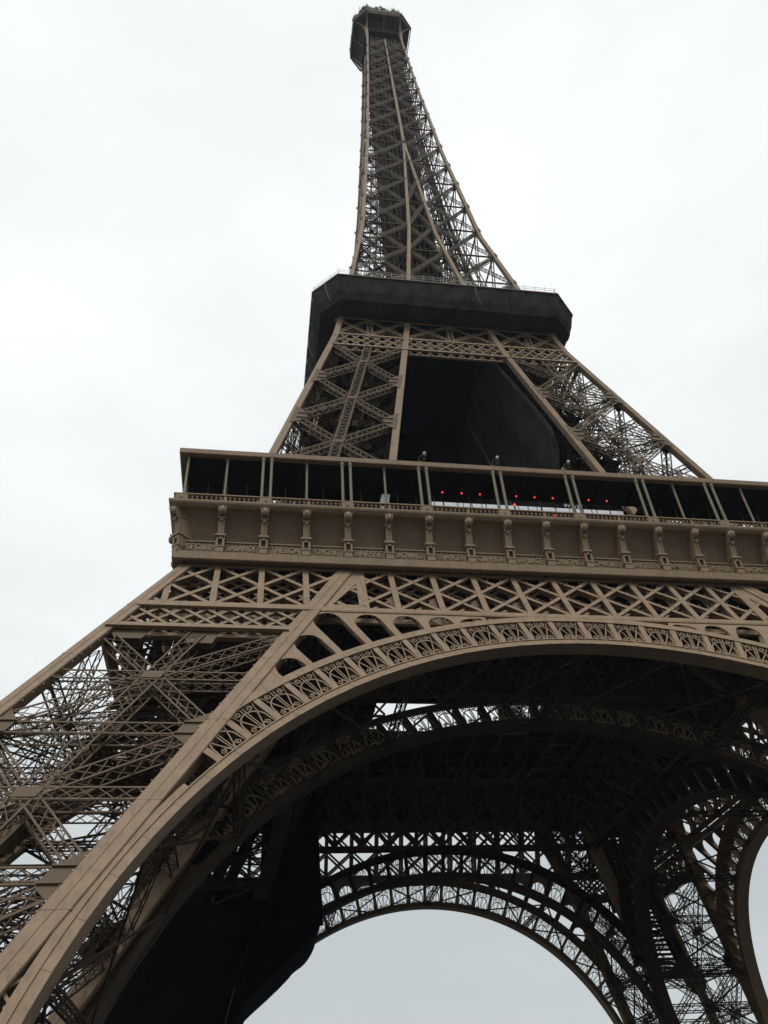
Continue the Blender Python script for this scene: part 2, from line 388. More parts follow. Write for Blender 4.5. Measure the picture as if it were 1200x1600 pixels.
# lower trellis, on the legs only
lo2, hi2 = 42.1, 44.35
for layer, d0 in enumerate((.16, 1.6)):
    for sx in (-1, 1):
        x = 22.0
        k = 0
        while x < 43:
            for sg in (-1, 1):
                q = clipseg(x, hi2, x+sg*2.75, lo2, lambda x, z: g(z)+.5 < x < XE(z)+.2)
                if q:
                    a, b = (sx*q[0][0], q[0][1]), (sx*q[1][0], q[1][1])
                    tbar(mb, a, b, .27, d0+(.06 if sg > 0 else 0), .07, bulbs=(layer == 0), web=.4 if layer == 0 else 0)
            x += 1.84
        for z_, hh in ((41.75, .68),):
            mb.bar(F(sx*(g(z_)+.5), z_, d0), F(sx*(h(z_)-.3), z_, d0), hh, .3, FN)
            mb.bar(F(sx*(g(z_)+.5), z_-.3, d0-.2), F(sx*(h(z_)-.3), z_-.3, d0-.2), .1, .35, FN)
for sx in (-1, 1):   # the wider flange on the legs
    mb.bar(F(sx*(g(44.7)+.3), 44.7, -.02), F(sx*(h(44.7)-.6), 44.7, -.02), .7, .2, FN)
gird = mb.obj('trellis_girder', [PAINT, CREAM], TOWER)
around(gird)

# plates under the lower trellis: clover plate, corner gussets (front-left, mirrored)
# ================================================================ arches
def arcpt(r, th): return (r*math.sin(th), ZC+r*math.cos(th))     # th from the crown
def band(mb, mapf, r0, r1, th0, th1, d0, d1, n=120, mi=0):
    vs = []; fs = []
    for i in range(n+1):
        t = th0+(th1-th0)*i/n
        for r, d in ((r0, d0), (r1, d0), (r1, d1), (r0, d1)):
            x, z = arcpt(r, t); vs.append(mapf(x, z, d))
    for i in range(n):
        a = 4*i; b = a+4
        for k in range(4): fs.append((a+k, a+(k+1) % 4, b+(k+1) % 4, b+k))
    fs.append((3, 2, 1, 0)); fs.append((4*n, 4*n+1, 4*n+2, 4*n+3)); mb.add(vs, fs, mi)
DTH = R_(3.85); NF = 13
RB, RT, RR = RA+.6, RA+3.12, RA+3.72
def arch_mesh(mapf, inner=False):
    mb = MB(); dd = 1.55
    T = R_(87)
    band(mb, mapf, RA, RB, -T, T, .05, .35)             # lower rim
    band(mb, mapf, RA+.02, RA+.10, -T, T, .35, dd)      # soffit plate
    band(mb, mapf, RA, RB, -T, T, dd, dd+.25)           # rear lower rim
    TT = R_(48.5)
    band(mb, mapf, RT, RR, -TT, TT, .02, .32)           # upper rim
    band(mb, mapf, RR-.14, RR-.06, -TT, TT, .32, dd)
    band(mb, mapf, RB-.04, RB+.06, -T, T, -.03, .2)     # mouldings
    band(mb, mapf, RT-.06, RT+.04, -TT, TT, -.03, .2)
    # below the ornament: solid-looking double band with lacing
    for sg in (-1, 1):
        band(mb, mapf, RB, RB+.45, sg*R_(54.0), sg*T, .08, .3, 40)
    for k in range(-NF-8, NF+9):      # cover plates over the joints of the rims
        t = (k+.5)*DTH
        mb.extr([arcpt(RA+.03, t-.004), arcpt(RA+.03, t+.004), arcpt(RB-.06, t+.004), arcpt(RB-.06, t-.004)], mapf, .03, .06)
        if abs(k) <= 11: mb.extr([arcpt(RT+.06, t-.004), arcpt(RT+.06, t+.004), arcpt(RR-.03, t+.004), arcpt(RR-.03, t-.004)], mapf, -.005, .03)
    # radial posts
    for k in range(-NF, NF+1):
        t = k*DTH; tw = .225/ (RA+2)
        for d0, d1 in ((.04, .3),):
            pts = [arcpt(RB, t-tw), arcpt(RB, t+tw), arcpt(RT, t+tw), arcpt(RT, t-tw)]
            mb.extr(pts, mapf, d0, d1)
        pts = [arcpt(RB, t-.0008), arcpt(RB, t+.0008), arcpt(RT, t+.0008), arcpt(RT, t-.0008)]
        mb.extr(pts, mapf, .3, dd)
    return mb
def fan_mesh():
    """one ornamental panel; local x across, y depth, z radial (0 = lower rim)"""
    mb = MB(); Hh = RT-RB; w = (RA+2)*DTH/2-.25; t = .07; y = .14
    def poly(pts, wd=.085, dp=.12):
        for a, b in zip(pts, pts[1:]): mb.bar((a[0], y, a[1]), (b[0], y, b[1]), wd, dp, (0, 1, 0))
    # horseshoe rib with its flared feet
    cz = Hh*.34; rx = w*.90; rz = Hh*.40
    poly([(-w*.98, .02), (-rx, cz*.7)]+[(rx*math.cos(a), cz+rz*math.sin(a)) for a in np.linspace(math.pi, 0, 15)]+[(rx, cz*.7), (w*.98, .02)], .10)
    # rays from the foot
    for a, wd in ((-.62, .085), (.62, .085)): poly([(a*.16, .04), (a*w*1.12, Hh*.64)], wd)
    for a in (-.07, .07): poly([(a, .04), (a*1.6, Hh*.98)], .07)
    # scrolls
    def scroll(cx, cz, r, a0, turns, tail):
        p = []
        for i in range(19):
            k = i/18; rr_ = r*(1-.75*k); an = a0+turns*2*math.pi*k; p.append((cx+rr_*math.cos(an), cz+rr_*math.sin(an)))
        poly([tail]+p, .075, .1)
    for s_ in (-1, 1):
        scroll(s_*w*.46, Hh*.84, .25, math.pi/2, -s_*1.4, (s_*w*.06, Hh*.985))       # upper pair
        poly([(s_*w*.98, Hh*.99), (s_*w*.80, Hh*.80), (s_*w*.70, Hh*.60)], .055)
        scroll(s_*w*.60, Hh*.15, .22, math.pi/2, s_*1.4, (s_*.06, .30))               # lower pair
    mb.flush(); me = mb.obj('fan_ornament', SHADE_PAINT if False else PAINT, None); d = me.data; bpy.data.objects.remove(me); return d
FAN = fan_mesh()
def place_fans(parent, mapf, slope):
    for k in range(-NF, NF):
        t = (k+.5)*DTH; x, z = arcpt(RB, t)
        X = Vector((math.cos(t), 0, -math.sin(t))); Zr = Vector((math.sin(t), 0, math.cos(t)))
        sh = lambda v: Vector((v.x, v.z*slope, v.z))   # shear into the leaning plane: y changes with z
        Mx = Matrix.Identity(4)
        for j, v in enumerate((sh(X), Vector((0, 1, 0)), sh(Zr))):
            for i in range(3): Mx[i][j] = v[i]
        p = mapf(x, z, .02); Mx.translation = Vector(p); fm = FAN.copy(); fm.transform(Mx); o = bpy.data.objects.new('fan_ornament', fm); COL.objects.link(o); o.parent = parent
SL = (59.41-33.18)/53; SLG = (45.05-18.52)/53
def arch_face():
    mb = arch_mesh(F)
    # spandrel plate with arched openings between extended posts
    def holes_plate(d0, d1, full):
        n_in = 16
        for k in range(3, 14):
            for sg in (-1, 1):
                t0, t1 = k*DTH, (k+1)*DTH; tm = (t0+t1)/2; hw = DTH/2-.30/(RA+5)
                def lim(t):
                    r = (44.32-ZC)/math.cos(t)                      # under the chord
                    # column line: x = g(z)-.6
                    for _ in range(12):
                        pass
                    rr = RR
                    while rr < r:
                        x, z = arcpt(rr, t)
                        if x > g(z)-.55: return rr
                        rr += .05
                    return r
                # arch top of the hole
                top = lim(tm)-.30
                top = min(top, min(lim(tm-hw*.8), lim(tm+hw*.8))+.55)
                if top-RR < .35:
                    rl = []
                    for t in np.linspace(t0, t1, 5): rl.append((t, RR, max(lim(t), RR+.02)))
                else:
                    rl = []
                    ts = np.linspace(-1, 1, n_in+1)
                    for s_ in ts:
                        curve = math.sqrt(max(0, 1-s_*s_)); rh = min(1.15, (top-RR)*.8)
                        rl.append((tm+hw*s_, top-rh*(1-curve), lim(tm+hw*s_)))
                    rl = [(t0, RR, lim(t0)), (tm-hw-1e-5, RR, lim(tm-hw))]+rl+[(tm+hw+1e-5, RR, lim(tm+hw)), (t1, RR, lim(t1))]
                for (ta, ra, qa), (tb, rb, qb) in zip(rl, rl[1:]):
                    if qa-ra < .01 and qb-rb < .01: continue
                    P = [arcpt(ra, sg*ta), arcpt(rb, sg*tb), arcpt(max(qb, rb+.01), sg*tb), arcpt(max(qa, ra+.01), sg*ta)]
                    mb.extr(P, F, d0, d1)
                if top-RR >= .35 and full:
                    # deep web on the outer edge of each opening, lamps round the edge
                    for s2 in (-1, 1):
                        tt = tm+hw*s2
                        P = [arcpt(RR, sg*(tt-.001)), arcpt(RR, sg*(tt+.001)), arcpt(top-.5, sg*(tt+.001)), arcpt(top-.5, sg*(tt-.001))]
                        mb.extr(P, F, d1, d1+.45)
                    ring = [(tm-hw*.93, RR+.1+(top-.6-RR)*i/3) for i in range(4)]+[(tm+hw*.8*math.sin(a), top-.75+.6*math.cos(a)) for a in (-1, -.35, .35, 1)]+[(tm+hw*.93, RR+.1+(top-.6-RR)*i/3) for i in range(3, -1, -1)]+[(tm-hw*.4, RR+.12), (tm+hw*.4, RR+.12)]
                    for t, r in ring:
                        x, z = arcpt(r, sg*t); p = F(x, z, d1+.12); bulbs_line(mb, p, (p[0]+.01, p[1], p[2]), .009, .12)
    holes_plate(.10, .22, True)
    # triangular end plate beside the leg column, with a triangular opening
    for sg in (-1, 1):
        z0, z1 = 45.0, 51.05
        xa = lambda z: sg*(g(z)-.5); xb = sg*4.25*S*1.145-sg*0
        xb = sg*18.75*1.0
        xv = sg*17.9
        pl = lambda pts: mb.extr([(sg*p[0], p[1]) for p in pts], F, .11, .21)
        c0, c1 = g(45)-.5, g(51.05)-.5   # 22.0, 19.0
        mb.extr([(sg*c0, 45.0), (sg*18.2, 45.0), (sg*18.2, 45.55), (sg*(c0-.3), 45.55)], F, .11, .21)
        mb.extr([(sg*18.75, 45.55), (sg*17.9, 45.0), (sg*17.9, 51.05), (sg*18.75, 51.05)], F, .11, .21)
        mb.extr([(sg*(g(45.5)-.5), 45.5), (sg*(g(45.5)-1.25), 45.5), (sg*18.75, 48.9), (sg*18.75, 51.05), (sg*(g(51.05)-.5), 51.05)], F, .112, .212)
    return mb
arch = arch_face().obj('arch', [PAINT, CREAM], TOWER)
place_fans(arch, F, SL)
arches = around(arch)
iarch = arch_mesh(Gp).obj('inner_arch', SHADE_PAINT, TOWER)
place_fans(iarch, Gp, SLG)
around(iarch)
# bracing between outer and inner arch
mb = MB()
ths = [R_(a) for a in range(-84, 85, 12)]
def A3(t, inner, r=RA+.35):
    x, z = arcpt(r, t); return Vector(Gp(x, z, .2) if inner else F(x, z, 1.5))
def A4(t, inner): return A3(t, inner, RR-.2)
for i, t in enumerate(ths):
    nn = Vector((math.sin(t), 0, math.cos(t)))
    if i % 2: lbeam(mb, A3(t, 0), A3(t, 1), .5, .5, None, nn, .14, .06, 1.6)
    if i+1 < len(ths):
        t2 = ths[i+1]
        mb.bar(A3(t, 0, RA+.2), A3(t2, 1, RA+.2), .2, .12, nn); mb.bar(A3(t2, 0, RA+.2), A3(t, 1, RA+.2), .2, .12, nn)
arb = mb.obj('arch_bracing', SHADE_PAINT, TOWER); around(arb)
# struts between arch and leg column low down
mb = MB()
for sg in (-1, 1):
    for a in range(62, 86, 2):
        t = R_(a); x, z = arcpt(RB+.4, t)
        if z > 6.5 and g(z)-.7 > x+.2:
            z2 = z+.6*(1 if a % 4 else -1)
            mb.bar(F(sg*(x-.1), z, .4), F(sg*(g(z2)-.6), z2, .4), .16, .16, FN); mb.bar(F(sg*(x-.1), z, 1.4), F(sg*(g(z2)-.6), z2, 1.2), .14, .14, FN)
ars = mb.obj('arch_strut', PAINT, TOWER); around(ars)

# inner girders round the void under the first floor, in the planes of the inner leg faces
mb = MB()
for layer, dp in enumerate((0, .9)):
    for k in range(-6, 7):
        x = k*S; mb.bar(Gp(x, 44.6, dp), Gp(x, 52.5, dp), .4, .12, (0, 1, 0))
        for sg in (-1, 1):
            x2 = x+sg*2*S
            if abs(x2) < 24: mb.bar(Gp(x, 52.5, dp), Gp(x2, 45, dp), .34, .1, (0, 1, 0))
    for z_ in (44.6, 52.4): mb.bar(Gp(-g(z_), z_, dp), Gp(g(z_), z_, dp), .6, .3, (0, 1, 0))
ig = mb.obj('inner_girder', SHADE_PAINT, TOWER); around(ig)

# ================================================================ first floor: frieze, consoles, deck, gallery
def ring_slab(mb, ro, ri, z0, z1, mi=0):
    for k in range(4):
        c, s_ = math.cos(k*math.pi/2), math.sin(k*math.pi/2)
        Rr = lambda x, y, z: (x*c-y*s_, x*s_+y*c, z)
        P = [(-ro, -ro), (ro, -ro), (ri, -ri), (-ri, -ri)]
        mb.hexa([Rr(x, y, z0) for x, y in P], [Rr(x, y, z1) for x, y in P], mi)
mb = MB(); ring_slab(mb, 34.6, 11.5, 56.85, 57.25)
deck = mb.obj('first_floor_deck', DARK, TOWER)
mb = MB()   # floor girders
for k in range(-8, 9):
    x = k*S
    spans = [(-33.5, 33.5)] if abs(x) > 12 else [(-33.5, -11.6), (11.6, 33.5)]
    for a, b in spans:
        for z_ in (52.0, 56.6):
            mb.bar((x, a, z_), (x, b, z_), .4, .18, (0, 0, 1)); mb.bar((a, x+.01, z_-.2), (b, x+.01, z_-.2), .4, .18, (0, 0, 1))
        n = int((b-a)/3.86)
        for i in range(n):
            p, q = a+(b-a)*i/n, a+(b-a)*(i+1)/n
            if i % 2: mb.bar((x, p, 52), (x, q, 56.6), .25, .12, (1, 0, 0)); mb.bar((p, x, 52), (q, x, 56.6), .25, .12, (0, 1, 0))
            else: mb.bar((x, p, 56.6), (x, q, 52), .25, .12, (1, 0, 0)); mb.bar((p, x, 56.6), (q, x, 52), .25, .12, (0, 1, 0))
mb.obj('floor_girder', SHADE_PAINT, TOWER)
# frieze: profile swept along the front, mitred at the corners
def sweep(mb, prof, mi=0, inset=0):
    vs = []
    for y, z in prof: vs += [(-y, -y, z), (y, -y, z)]
    n = len(prof); fs = [(2*i, 2*i+1, 2*((i+1) % n)+1, 2*((i+1) % n)) for i in range(n)]
    fs += [tuple(2*i for i in range(n-1, -1, -1)), tuple(2*i+1 for i in range(n))]
    mb.add(vs, fs, mi)
cove = [(33.55+1.75*(1-math.cos(a))**.8, 53.5+3.2*math.sin(a)) for a in np.linspace(0, math.pi/2, 11)]
mb = MB()
sweep(mb, [(33.0, 52.0), (34.38, 52.0), (34.38, 53.36), (33.55, 53.5)]+cove[1:]+[(33.0, 56.72)])
sweep(mb, [(34.2, 51.22), (34.84, 51.12), (34.92, 51.2), (34.92, 51.95), (34.62, 52.02), (34.2, 52.02)])    # lower cornice
sweep(mb, [(34.3, 51.98), (34.55, 52.0), (34.55, 52.18), (34.38, 52.22), (34.3, 52.22)])
sweep(mb, [(34.3, 53.32), (34.52, 53.34), (34.52, 53.46), (34.3, 53.5)])
fz = mb.obj('frieze', PAINT, TOWER)
mb = MB()      # panel seams and frames
for k in range(18):
    x = (k-8.5)*S
    for (y0, z0), (y1, z1) in zip(cove, cove[1:]):
        mb.bar((x, -y0-.01, z0), (x, -y1-.01, z1), .07, .05, (0, 1, 0))
    for s_ in (-1, 1):
        xx = x+s_*1.48; mb.bar((xx, -34.41, 52.2), (xx, -34.41, 53.36), .08, .08, (0, 1, 0))
    for j in range(12):
        xx = x-1.4+j*.255
        mb.bar((xx, -34.44, 52.27), (xx+.12, -34.44, 52.27), .09, .1, (0, 1, 0))
    # scroll dotted line above the names
    mb.bar((x-1.45, -34.41, 52.36), (x+1.45, -34.41, 52.36), .04, .06, (0, 1, 0))
mb.obj('panel_frame', PAINT, fz)
frs = around(fz)
NAMES = ['SEGUIN', 'LALANDE', 'TRESCA', 'PONCELET', 'BRESSE', 'LAGRANGE', 'BELANGER', 'CUVIER', 'LAPLACE', 'DULONG', 'CHASLES', 'LAVOISIER', 'AMPERE', 'CHEVREUL', 'FLACHAT', 'NAVIER', 'LEGENDRE', 'CHAPTAL']
for i, nm in enumerate(NAMES):
    tcu = bpy.data.curves.new('name_lettering', 'FONT'); tcu.body = nm; tcu.size = .95; tcu.extrude = .05; tcu.align_x = 'CENTER'; tcu.offset = .012
    tcu.space_character = 1.12
    to = bpy.data.objects.new('tmp', tcu); COL.objects.link(to)
    bpy.context.view_layer.update()
    me = bpy.data.meshes.new_from_object(to.evaluated_get(bpy.context.evaluated_depsgraph_get())); me.name = 'name_lettering'
    bpy.data.objects.remove(to)
    wd = max(v.co.x for v in me.vertices)-min(v.co.x for v in me.vertices)
    o = bpy.data.objects.new('name_lettering', me); COL.objects.link(o); o.parent = fz
    me.materials.clear(); me.materials.append(LETTER)
    o.rotation_euler = (math.pi/2, 0, 0); o.scale = (min(1.0, 2.6/wd), 1, 1); o.location = ((i-8.5)*S+(.3 if i == 0 else 0), -34.43, 52.50)
    o['label'] = 'raised capital letters reading '+nm
# consoles
def console_mesh():
    mb = MB()
    mb.box(-.36, .36, -34.95, -34.3, 51.98, 52.55); mb.box(-.42, .42, -35.0, -34.3, 52.55, 52.7)
    mb.box(-.38, -.2, -34.98, -33.4, 52.7, 53.75); mb.box(.2, .38, -34.98, -33.4, 52.7, 53.75); mb.box(-.2, .2, -34.62, -33.4, 52.7, 53.75)
    mb.box(-.3, .3, -34.98, -34.62, 53.45, 53.752)
    mb.box(-.48, .48, -35.08, -33.4, 53.75, 53.95)
    mb.hexa([(-.3, -34.95, 53.95), (.3, -34.95, 53.95), (.3, -33.3, 53.95), (-.3, -33.3, 53.95)], [(-.27, -35.32, 55.85), (.27, -35.32, 55.85), (.27, -33.4, 55.85), (-.27, -33.4, 55.85)])
    mb.rod((-.34, -35.25, 55.65), (.34, -35.25, 55.65), .17, 8); mb.rod((0, -35.30, 55.4), (0, -35.42, 55.4), .16, 8)
    vs = []; fs = []; nu, nv = 16, 8
    for j in range(nv+1):
        a = math.pi*j/nv
        for i in range(nu):
            t = 2*math.pi*i/nu; r = .38*(1.06 if i % 2 else .9)*math.sin(a)
            vs.append((r*math.cos(t), -35.62+r*math.sin(t), 56.25-.46*math.cos(a)))
    for j in range(nv):
        for i in range(nu): fs.append((j*nu+i, j*nu+(i+1) % nu, (j+1)*nu+(i+1) % nu, (j+1)*nu+i))
    mb.add(vs, fs)
    for a in (-.32, -.16, 0, .16, .32): mb.rod((a, -35.72, 56.45), (a*1.5, -35.86, 56.76-abs(a)*.3), .085, 5, r2=.03)
    mb.box(-.3, .3, -35.6, -33.6, 55.8, 56.64)
    o = mb.obj('console', PAINT, None); d = o.data; bpy.data.objects.remove(o); return d
CON = console_mesh()
for k in range(4):
    for i in range(18):
        if i == 0:
            continue
        o = link(CON, 'console', TOWER, rot=k*math.pi/2)
        a = k*math.pi/2; x = (i-9)*S; o.location = (x*math.cos(a), x*math.sin(a), -GZ)
    o = link(CON, 'console', TOWER, rot=k*math.pi/2-math.pi/4)        # corner console
    c = 34.38; v = Vector((-c, -c, 0)); Rm = Matrix.Rotation(k*math.pi/2, 3, 'Z'); v = Rm @ v
    base = Matrix.Rotation(k*math.pi/2-math.pi/4, 3, 'Z') @ Vector((0, -34.38, 0))
    o.location = (v.x-base.x, v.y-base.y, -GZ)
# deck cornice and balustrade
mb = MB()
sweep(mb, [(34.2, 56.65), (35.35, 56.65), (35.5, 56.72), (35.72, 56.95), (35.78, 57.12), (35.78, 57.3), (35.5, 57.36), (34.2, 57.36)])
co = mb.obj('deck_cornice', PAINT, TOWER); around(co)
mb = MB()
sweep(mb, [(35.12, 57.36), (35.42, 57.36), (35.42, 57.46), (35.12, 57.46)])
sweep(mb, [(35.08, 58.18), (35.46, 58.18), (35.46, 58.3), (35.08, 58.3)])
x = -34.6
i = 0
while x < 34.7:
    if i % 9 == 0: mb.box(x-.13, x+.13, -35.4, -35.14, 57.46, 58.18)
    else: mb.lathe((x, -35.27, 57.46), [(.10, 0), (.10, .06), (.05, .14), (.05, .26), (.13, .45), (.13, .56), (.06, .66), (.09, .72)], 6)
    x += .43; i += 1
for k in range(-9, 10, 2):
    mb.box(k*S-.55, k*S+.55, -35.44, -35.1, 57.46, 58.18); mb.rod((k*S, -35.44, 57.82), (k*S, -35.5, 57.82), .14, 8)
bal = mb.obj('balustrade', [PAINT], TOWER); around(bal)
# gallery posts and roof
def post_data(r):
    mb = MB(); mb.lathe((0, 0, 57.36), [(r*1.5, 0), (r*1.5, .2), (r, .3), (r, 5.6), (r*1.4, 5.75), (r*1.4, 6.08)], 8)
    o = mb.obj('gallery_post', POST, None); d = o.data; bpy.data.objects.remove(o); return d
PD, PS = post_data(.15), post_data(.125)
for k in range(4):
    a = k*math.pi/2
    def pp(x, y, d):
        o = link(d, 'gallery_post', TOWER); o.location = (x*math.cos(a)-y*math.sin(a), x*math.sin(a)+y*math.cos(a), -GZ)
    for j in (-7, -5, -3, -1, 1, 3, 5, 7):
        pp(j*S-.4, -35.27, PD); pp(j*S+.4, -35.27, PD)
    for j in (-8, -6, -4, 4, 6, 8): pp(j*S, -34.9, PS)
    pp(-34.6, -34.9, PS)
mb = MB()
sweep(mb, [(34.9, 63.42), (35.42, 63.42), (35.5, 63.5), (35.5, 64.05), (35.3, 64.12), (34.9, 64.12)])
fa = mb.obj('roof_fascia', PAINT, TOWER); around(fa)
mb = MB(); ring_slab(mb, 34.95, 31.0, 63.5, 63.9)
mb.box(-31, -9.6, -31, -29.3, 63.5, 63.88); mb.box(13.6, 31, -31, -29.3, 63.5, 63.88); mb.box(-31, 31, 29.3, 31, 63.5, 63.88)
mb.box(-31, -29.3, -29.3, 29.3, 63.5, 63.88); mb.box(29.3, 31, -29.3, 29.3, 63.5, 63.88)
for k in range(-9, 10):
    for s_ in (-1, 1):
        mb.bar((k*S, s_*34.9, 63.35), (k*S, s_*31.1, 63.35), .15, .3, (0, 0, 1)); mb.bar((s_*34.9, k*S, 63.35), (s_*31.1, k*S, 63.35), .15, .3, (0, 0, 1))
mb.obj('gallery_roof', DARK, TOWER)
mb = MB()
for k in range(4):
    a = k*math.pi/2; q = lambda x, y, z: (x*math.cos(a)-y*math.sin(a), x*math.sin(a)+y*math.cos(a), z)
    for i in range(-17, 18):
        if abs(i) % 2 or abs(i) > 4: mb.rod(q(i*S/2, -31.2, 57.3), q(i*S/2, -31.2, 63.5), .05, 5)
    mb.bar(q(-31, -31.2, 58.4), q(31, -31.2, 58.4), .08, .06, q(0, 1, 0)); mb.bar(q(-31, -31.2, 60.6), q(31, -31.2, 60.6), .05, .05, q(0, 1, 0))
mb.obj('inner_rail', POST, TOWER)
mb = MB()   # restaurant block behind the gallery
mb.box(-14, 14, -27.5, -20, 57.25, 64.5); 
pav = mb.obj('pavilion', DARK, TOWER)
mb = MB()
for i in range(14):
    xa = -9.2+i*1.62; mb.box(xa, xa+1.5, -27.62, -27.5, 65.15, 65.75)
mb.box(-9.4, 13.4, -27.5, -27.3, 64.4, 65.9, 1)
mb.obj('roof_band', [WHITE, DARK], pav)
# ================================================================ legs between the first and second floor
def UP(u, v, z):
    ho = h(z)-.45; gi = g(z); return Vector((-(ho+(gi-ho)*u), -(ho+(gi-ho)*v), z))
SL2 = (30.73-18.37)/(107-57.6); nf2 = Vector((0, -1, SL2)).normalized(); ns2 = Vector((-1, 0, SL2)).normalized()
ZU = [103.1, 92.2, 81.2, 70.2, 59.2]
mb = MB()
legface(mb, lambda t, z: UP(t, 0, z)-nf2*-.05, nf2, ZU, 1.05, .8, .85, hc=False, horiz=False, ch=.15, lc=.075, cw=.6)
legface(mb, lambda t, z: UP(0, t, z), ns2, ZU, 1.05, .8, .95, hc=False, horiz=True, ch=.15, lc=.075, cw=.6)
ul = mb.obj('upper_leg', HALF_SHADE_PAINT, TOWER); mb = MB()
legface(mb, lambda t, z: UP(t, 1, z), nf2, ZU, 1.0, .8, 1.0, hc=True, horiz=True, ch=.14, lc=.07, cw=.6)
legface(mb, lambda t, z: UP(1, t, z), ns2, ZU, 1.0, .8, 1.0, hc=True, horiz=True, ch=.14, lc=.07, cw=.6)
up = Vector((0, 0, 1))
for z_ in (103, 97.6, 92.2, 86.7, 81.2, 75.7, 70.2, 64.7):
    for a, b in (((0, 0), (1, 1)), ((1, 0), (0, 1)), ((.5, 0), (.5, 1)), ((0, .5), (1, .5))):
        lbeam(mb, UP(a[0], a[1], z_), UP(b[0], b[1], z_), .8, .7, None, up, .13, .06, 1.1)
for zt, zb_ in zip(ZU, ZU[1:]):
    lbeam(mb, UP(.15, .5, zb_), UP(.85, .55, zt), .7, .6, None, Vector((0, 1, 0)), .12, .06, 1.0)
    lbeam(mb, UP(.85, .5, zb_), UP(.15, .55, zt), .7, .6, None, Vector((0, 1, 0)), .12, .06, 1.0)
mb.obj('inner_bracing', SHADE_PAINT, ul)
for u, v in ((0, 0), (1, 0), (0, 1), (1, 1)):
    fx = (lambda z: -(h(z)-.42)) if u == 0 else (lambda z: -g(z))
    fy = (lambda z: -(h(z)-.42)) if v == 0 else (lambda z: -g(z))
    cm = column_mb(fx, fy, 57.3, 112.6, .84, 2, step=9)
    # lacing teeth along inner edge
    cm.obj('column', PAINT, ul)
mb = MB()      # lift track and machinery masses
for s_ in (-1, 1):
    for dv in (.4, .55):
        for a, b in ((58, 75), (75, 92), (92, 110)):
            p = UP(.5, dv, a)+Vector((s_*1.5, 0, 0)); q = UP(.5, dv, b)+Vector((s_*1.5, 0, 0)); mb.bar(p, q, .4, .7, (0, 1, .3))
for i in range(80):
    z_ = 58+i*.65; p = UP(.5, .42, z_); mb.bar(p-Vector((1.6, 0, 0)), p+Vector((1.6, 0, 0)), .35, .2, (0, 1, .3))
for z_ in (64.7, 70.2, 75.7, 81.2, 86.7, 92.2, 97.6):      # landings
    a, b = UP(.3, .35, z_), UP(.8, .85, z_)
    mb.box(a.x, b.x, a.y, b.y, z_-.15, z_+.05)
    mb.box(a.x, b.x, a.y-.05, a.y+.05, z_, z_+1.0)
mb.obj('lift_track', SHADE_PAINT, ul)
mb = MB()
z_ = 58.5; k = 0
while z_ < 110:
    t0, t1 = (.2, .7) if k % 2 else (.7, .2)
    a, b = UP(t0, .68, z_), UP(t1, .68, z_+1.7)
    mb.bar(a, b, .9, .12, (0, 0, 1)); mb.bar(a+up, b+up, .05, .05); mb.bar(a+up*.5, b+up*.5, .04, .04)
    for j in range(5): mb.bar(a.lerp(b, j/4), a.lerp(b, j/4)+up, .05, .05)
    z_ += 1.7; k += 1
mb.obj('stair_flight', SHADE_PAINT, ul)
around(ul)
# belt girder and X panels below the second floor
mb = MB()
def bandX(z0, z1, d0, pitch, span, bw, lim):
    x = -24.0
    while x < 24:
        for sg in (-1, 1):
            q = clipseg(x, z1, x+sg*span, z0, lambda x, z: abs(x) < lim(z))
            if q: mb.bar(F(q[0][0], q[0][1], d0+(.04 if sg > 0 else 0)), F(q[1][0], q[1][1], d0+(.04 if sg > 0 else 0)), bw, .08, nf2)
        x += pitch
for d0 in (.12, 1.1):
    bandX(103.3, 107.0, d0, 1.62, 3.24, .2, lambda z: h(z)-.8)
    for z_, hh in ((103.15, .5), (107.0, .42), (112.3, .4)):
        mb.bar(F(-h(z_)+.6, z_, d0-.03), F(h(z_)-.6, z_, d0-.03), hh, .18, nf2)
    mb.bar(F(-h(103)+.6, 102.85, d0-.1), F(h(103)-.6, 102.85, d0-.1), .1, .3, nf2)
for x0, x1 in ((-17.9, -12.7), (-12.7, -7.2), (-7.2, 0), (0, 7.2), (7.2, 12.7), (12.7, 17.9)):
    a0, a1 = F(x0, 107.4, .5), F(x1, 107.4, .5); b0, b1 = F(x0, 112, .5), F(x1, 112, .5)
    lbeam(mb, a0, b1, .6, .6, None, nf2, .13, .07, .7); lbeam(mb, a1, b0, .6, .6, None, nf2, .13, .07, .7)
for x in (-12.7, 0, 12.7): lbeam(mb, F(x, 107.4, .5), F(x, 112.3, .5), .8, .6, None, nf2, .13, .07, .7)
bg_ = mb.obj('belt_girder', PAINT, TOWER); around(bg_)

# ================================================================ second platform and shaft
def octo3(rh, ch, k=.92): return [(x-.2, y*k) for x, y in octo(rh, ch)]
def octo(rh, ch): return [(-rh+ch, -rh), (rh-ch, -rh), (rh, -rh+ch), (rh, rh-ch), (rh-ch, rh), (-rh+ch, rh), (-rh, rh-ch), (-rh, -rh+ch)]
def loft(mb, rings, mi=0, cap=True):
    n = len(rings[0][0]); vs = []; fs = []
    for pts, z in rings: vs += [(x, y, z) for x, y in pts]
    for j in range(len(rings)-1):
        for i in range(n): fs.append((j*n+i, j*n+(i+1) % n, (j+1)*n+(i+1) % n, (j+1)*n+i))
    if cap: fs.append(tuple(range(n-1, -1, -1))); fs.append(tuple((len(rings)-1)*n+i for i in range(n)))
    mb.add(vs, fs, mi)
mb = MB(); loft(mb, [(octo(21.5, 3.7), 117.5), (octo(21.5, 3.7), 117.85)])
pf = mb.obj('second_platform', PAINT, TOWER)
mb = MB(); O = octo(21.2, 3.6)
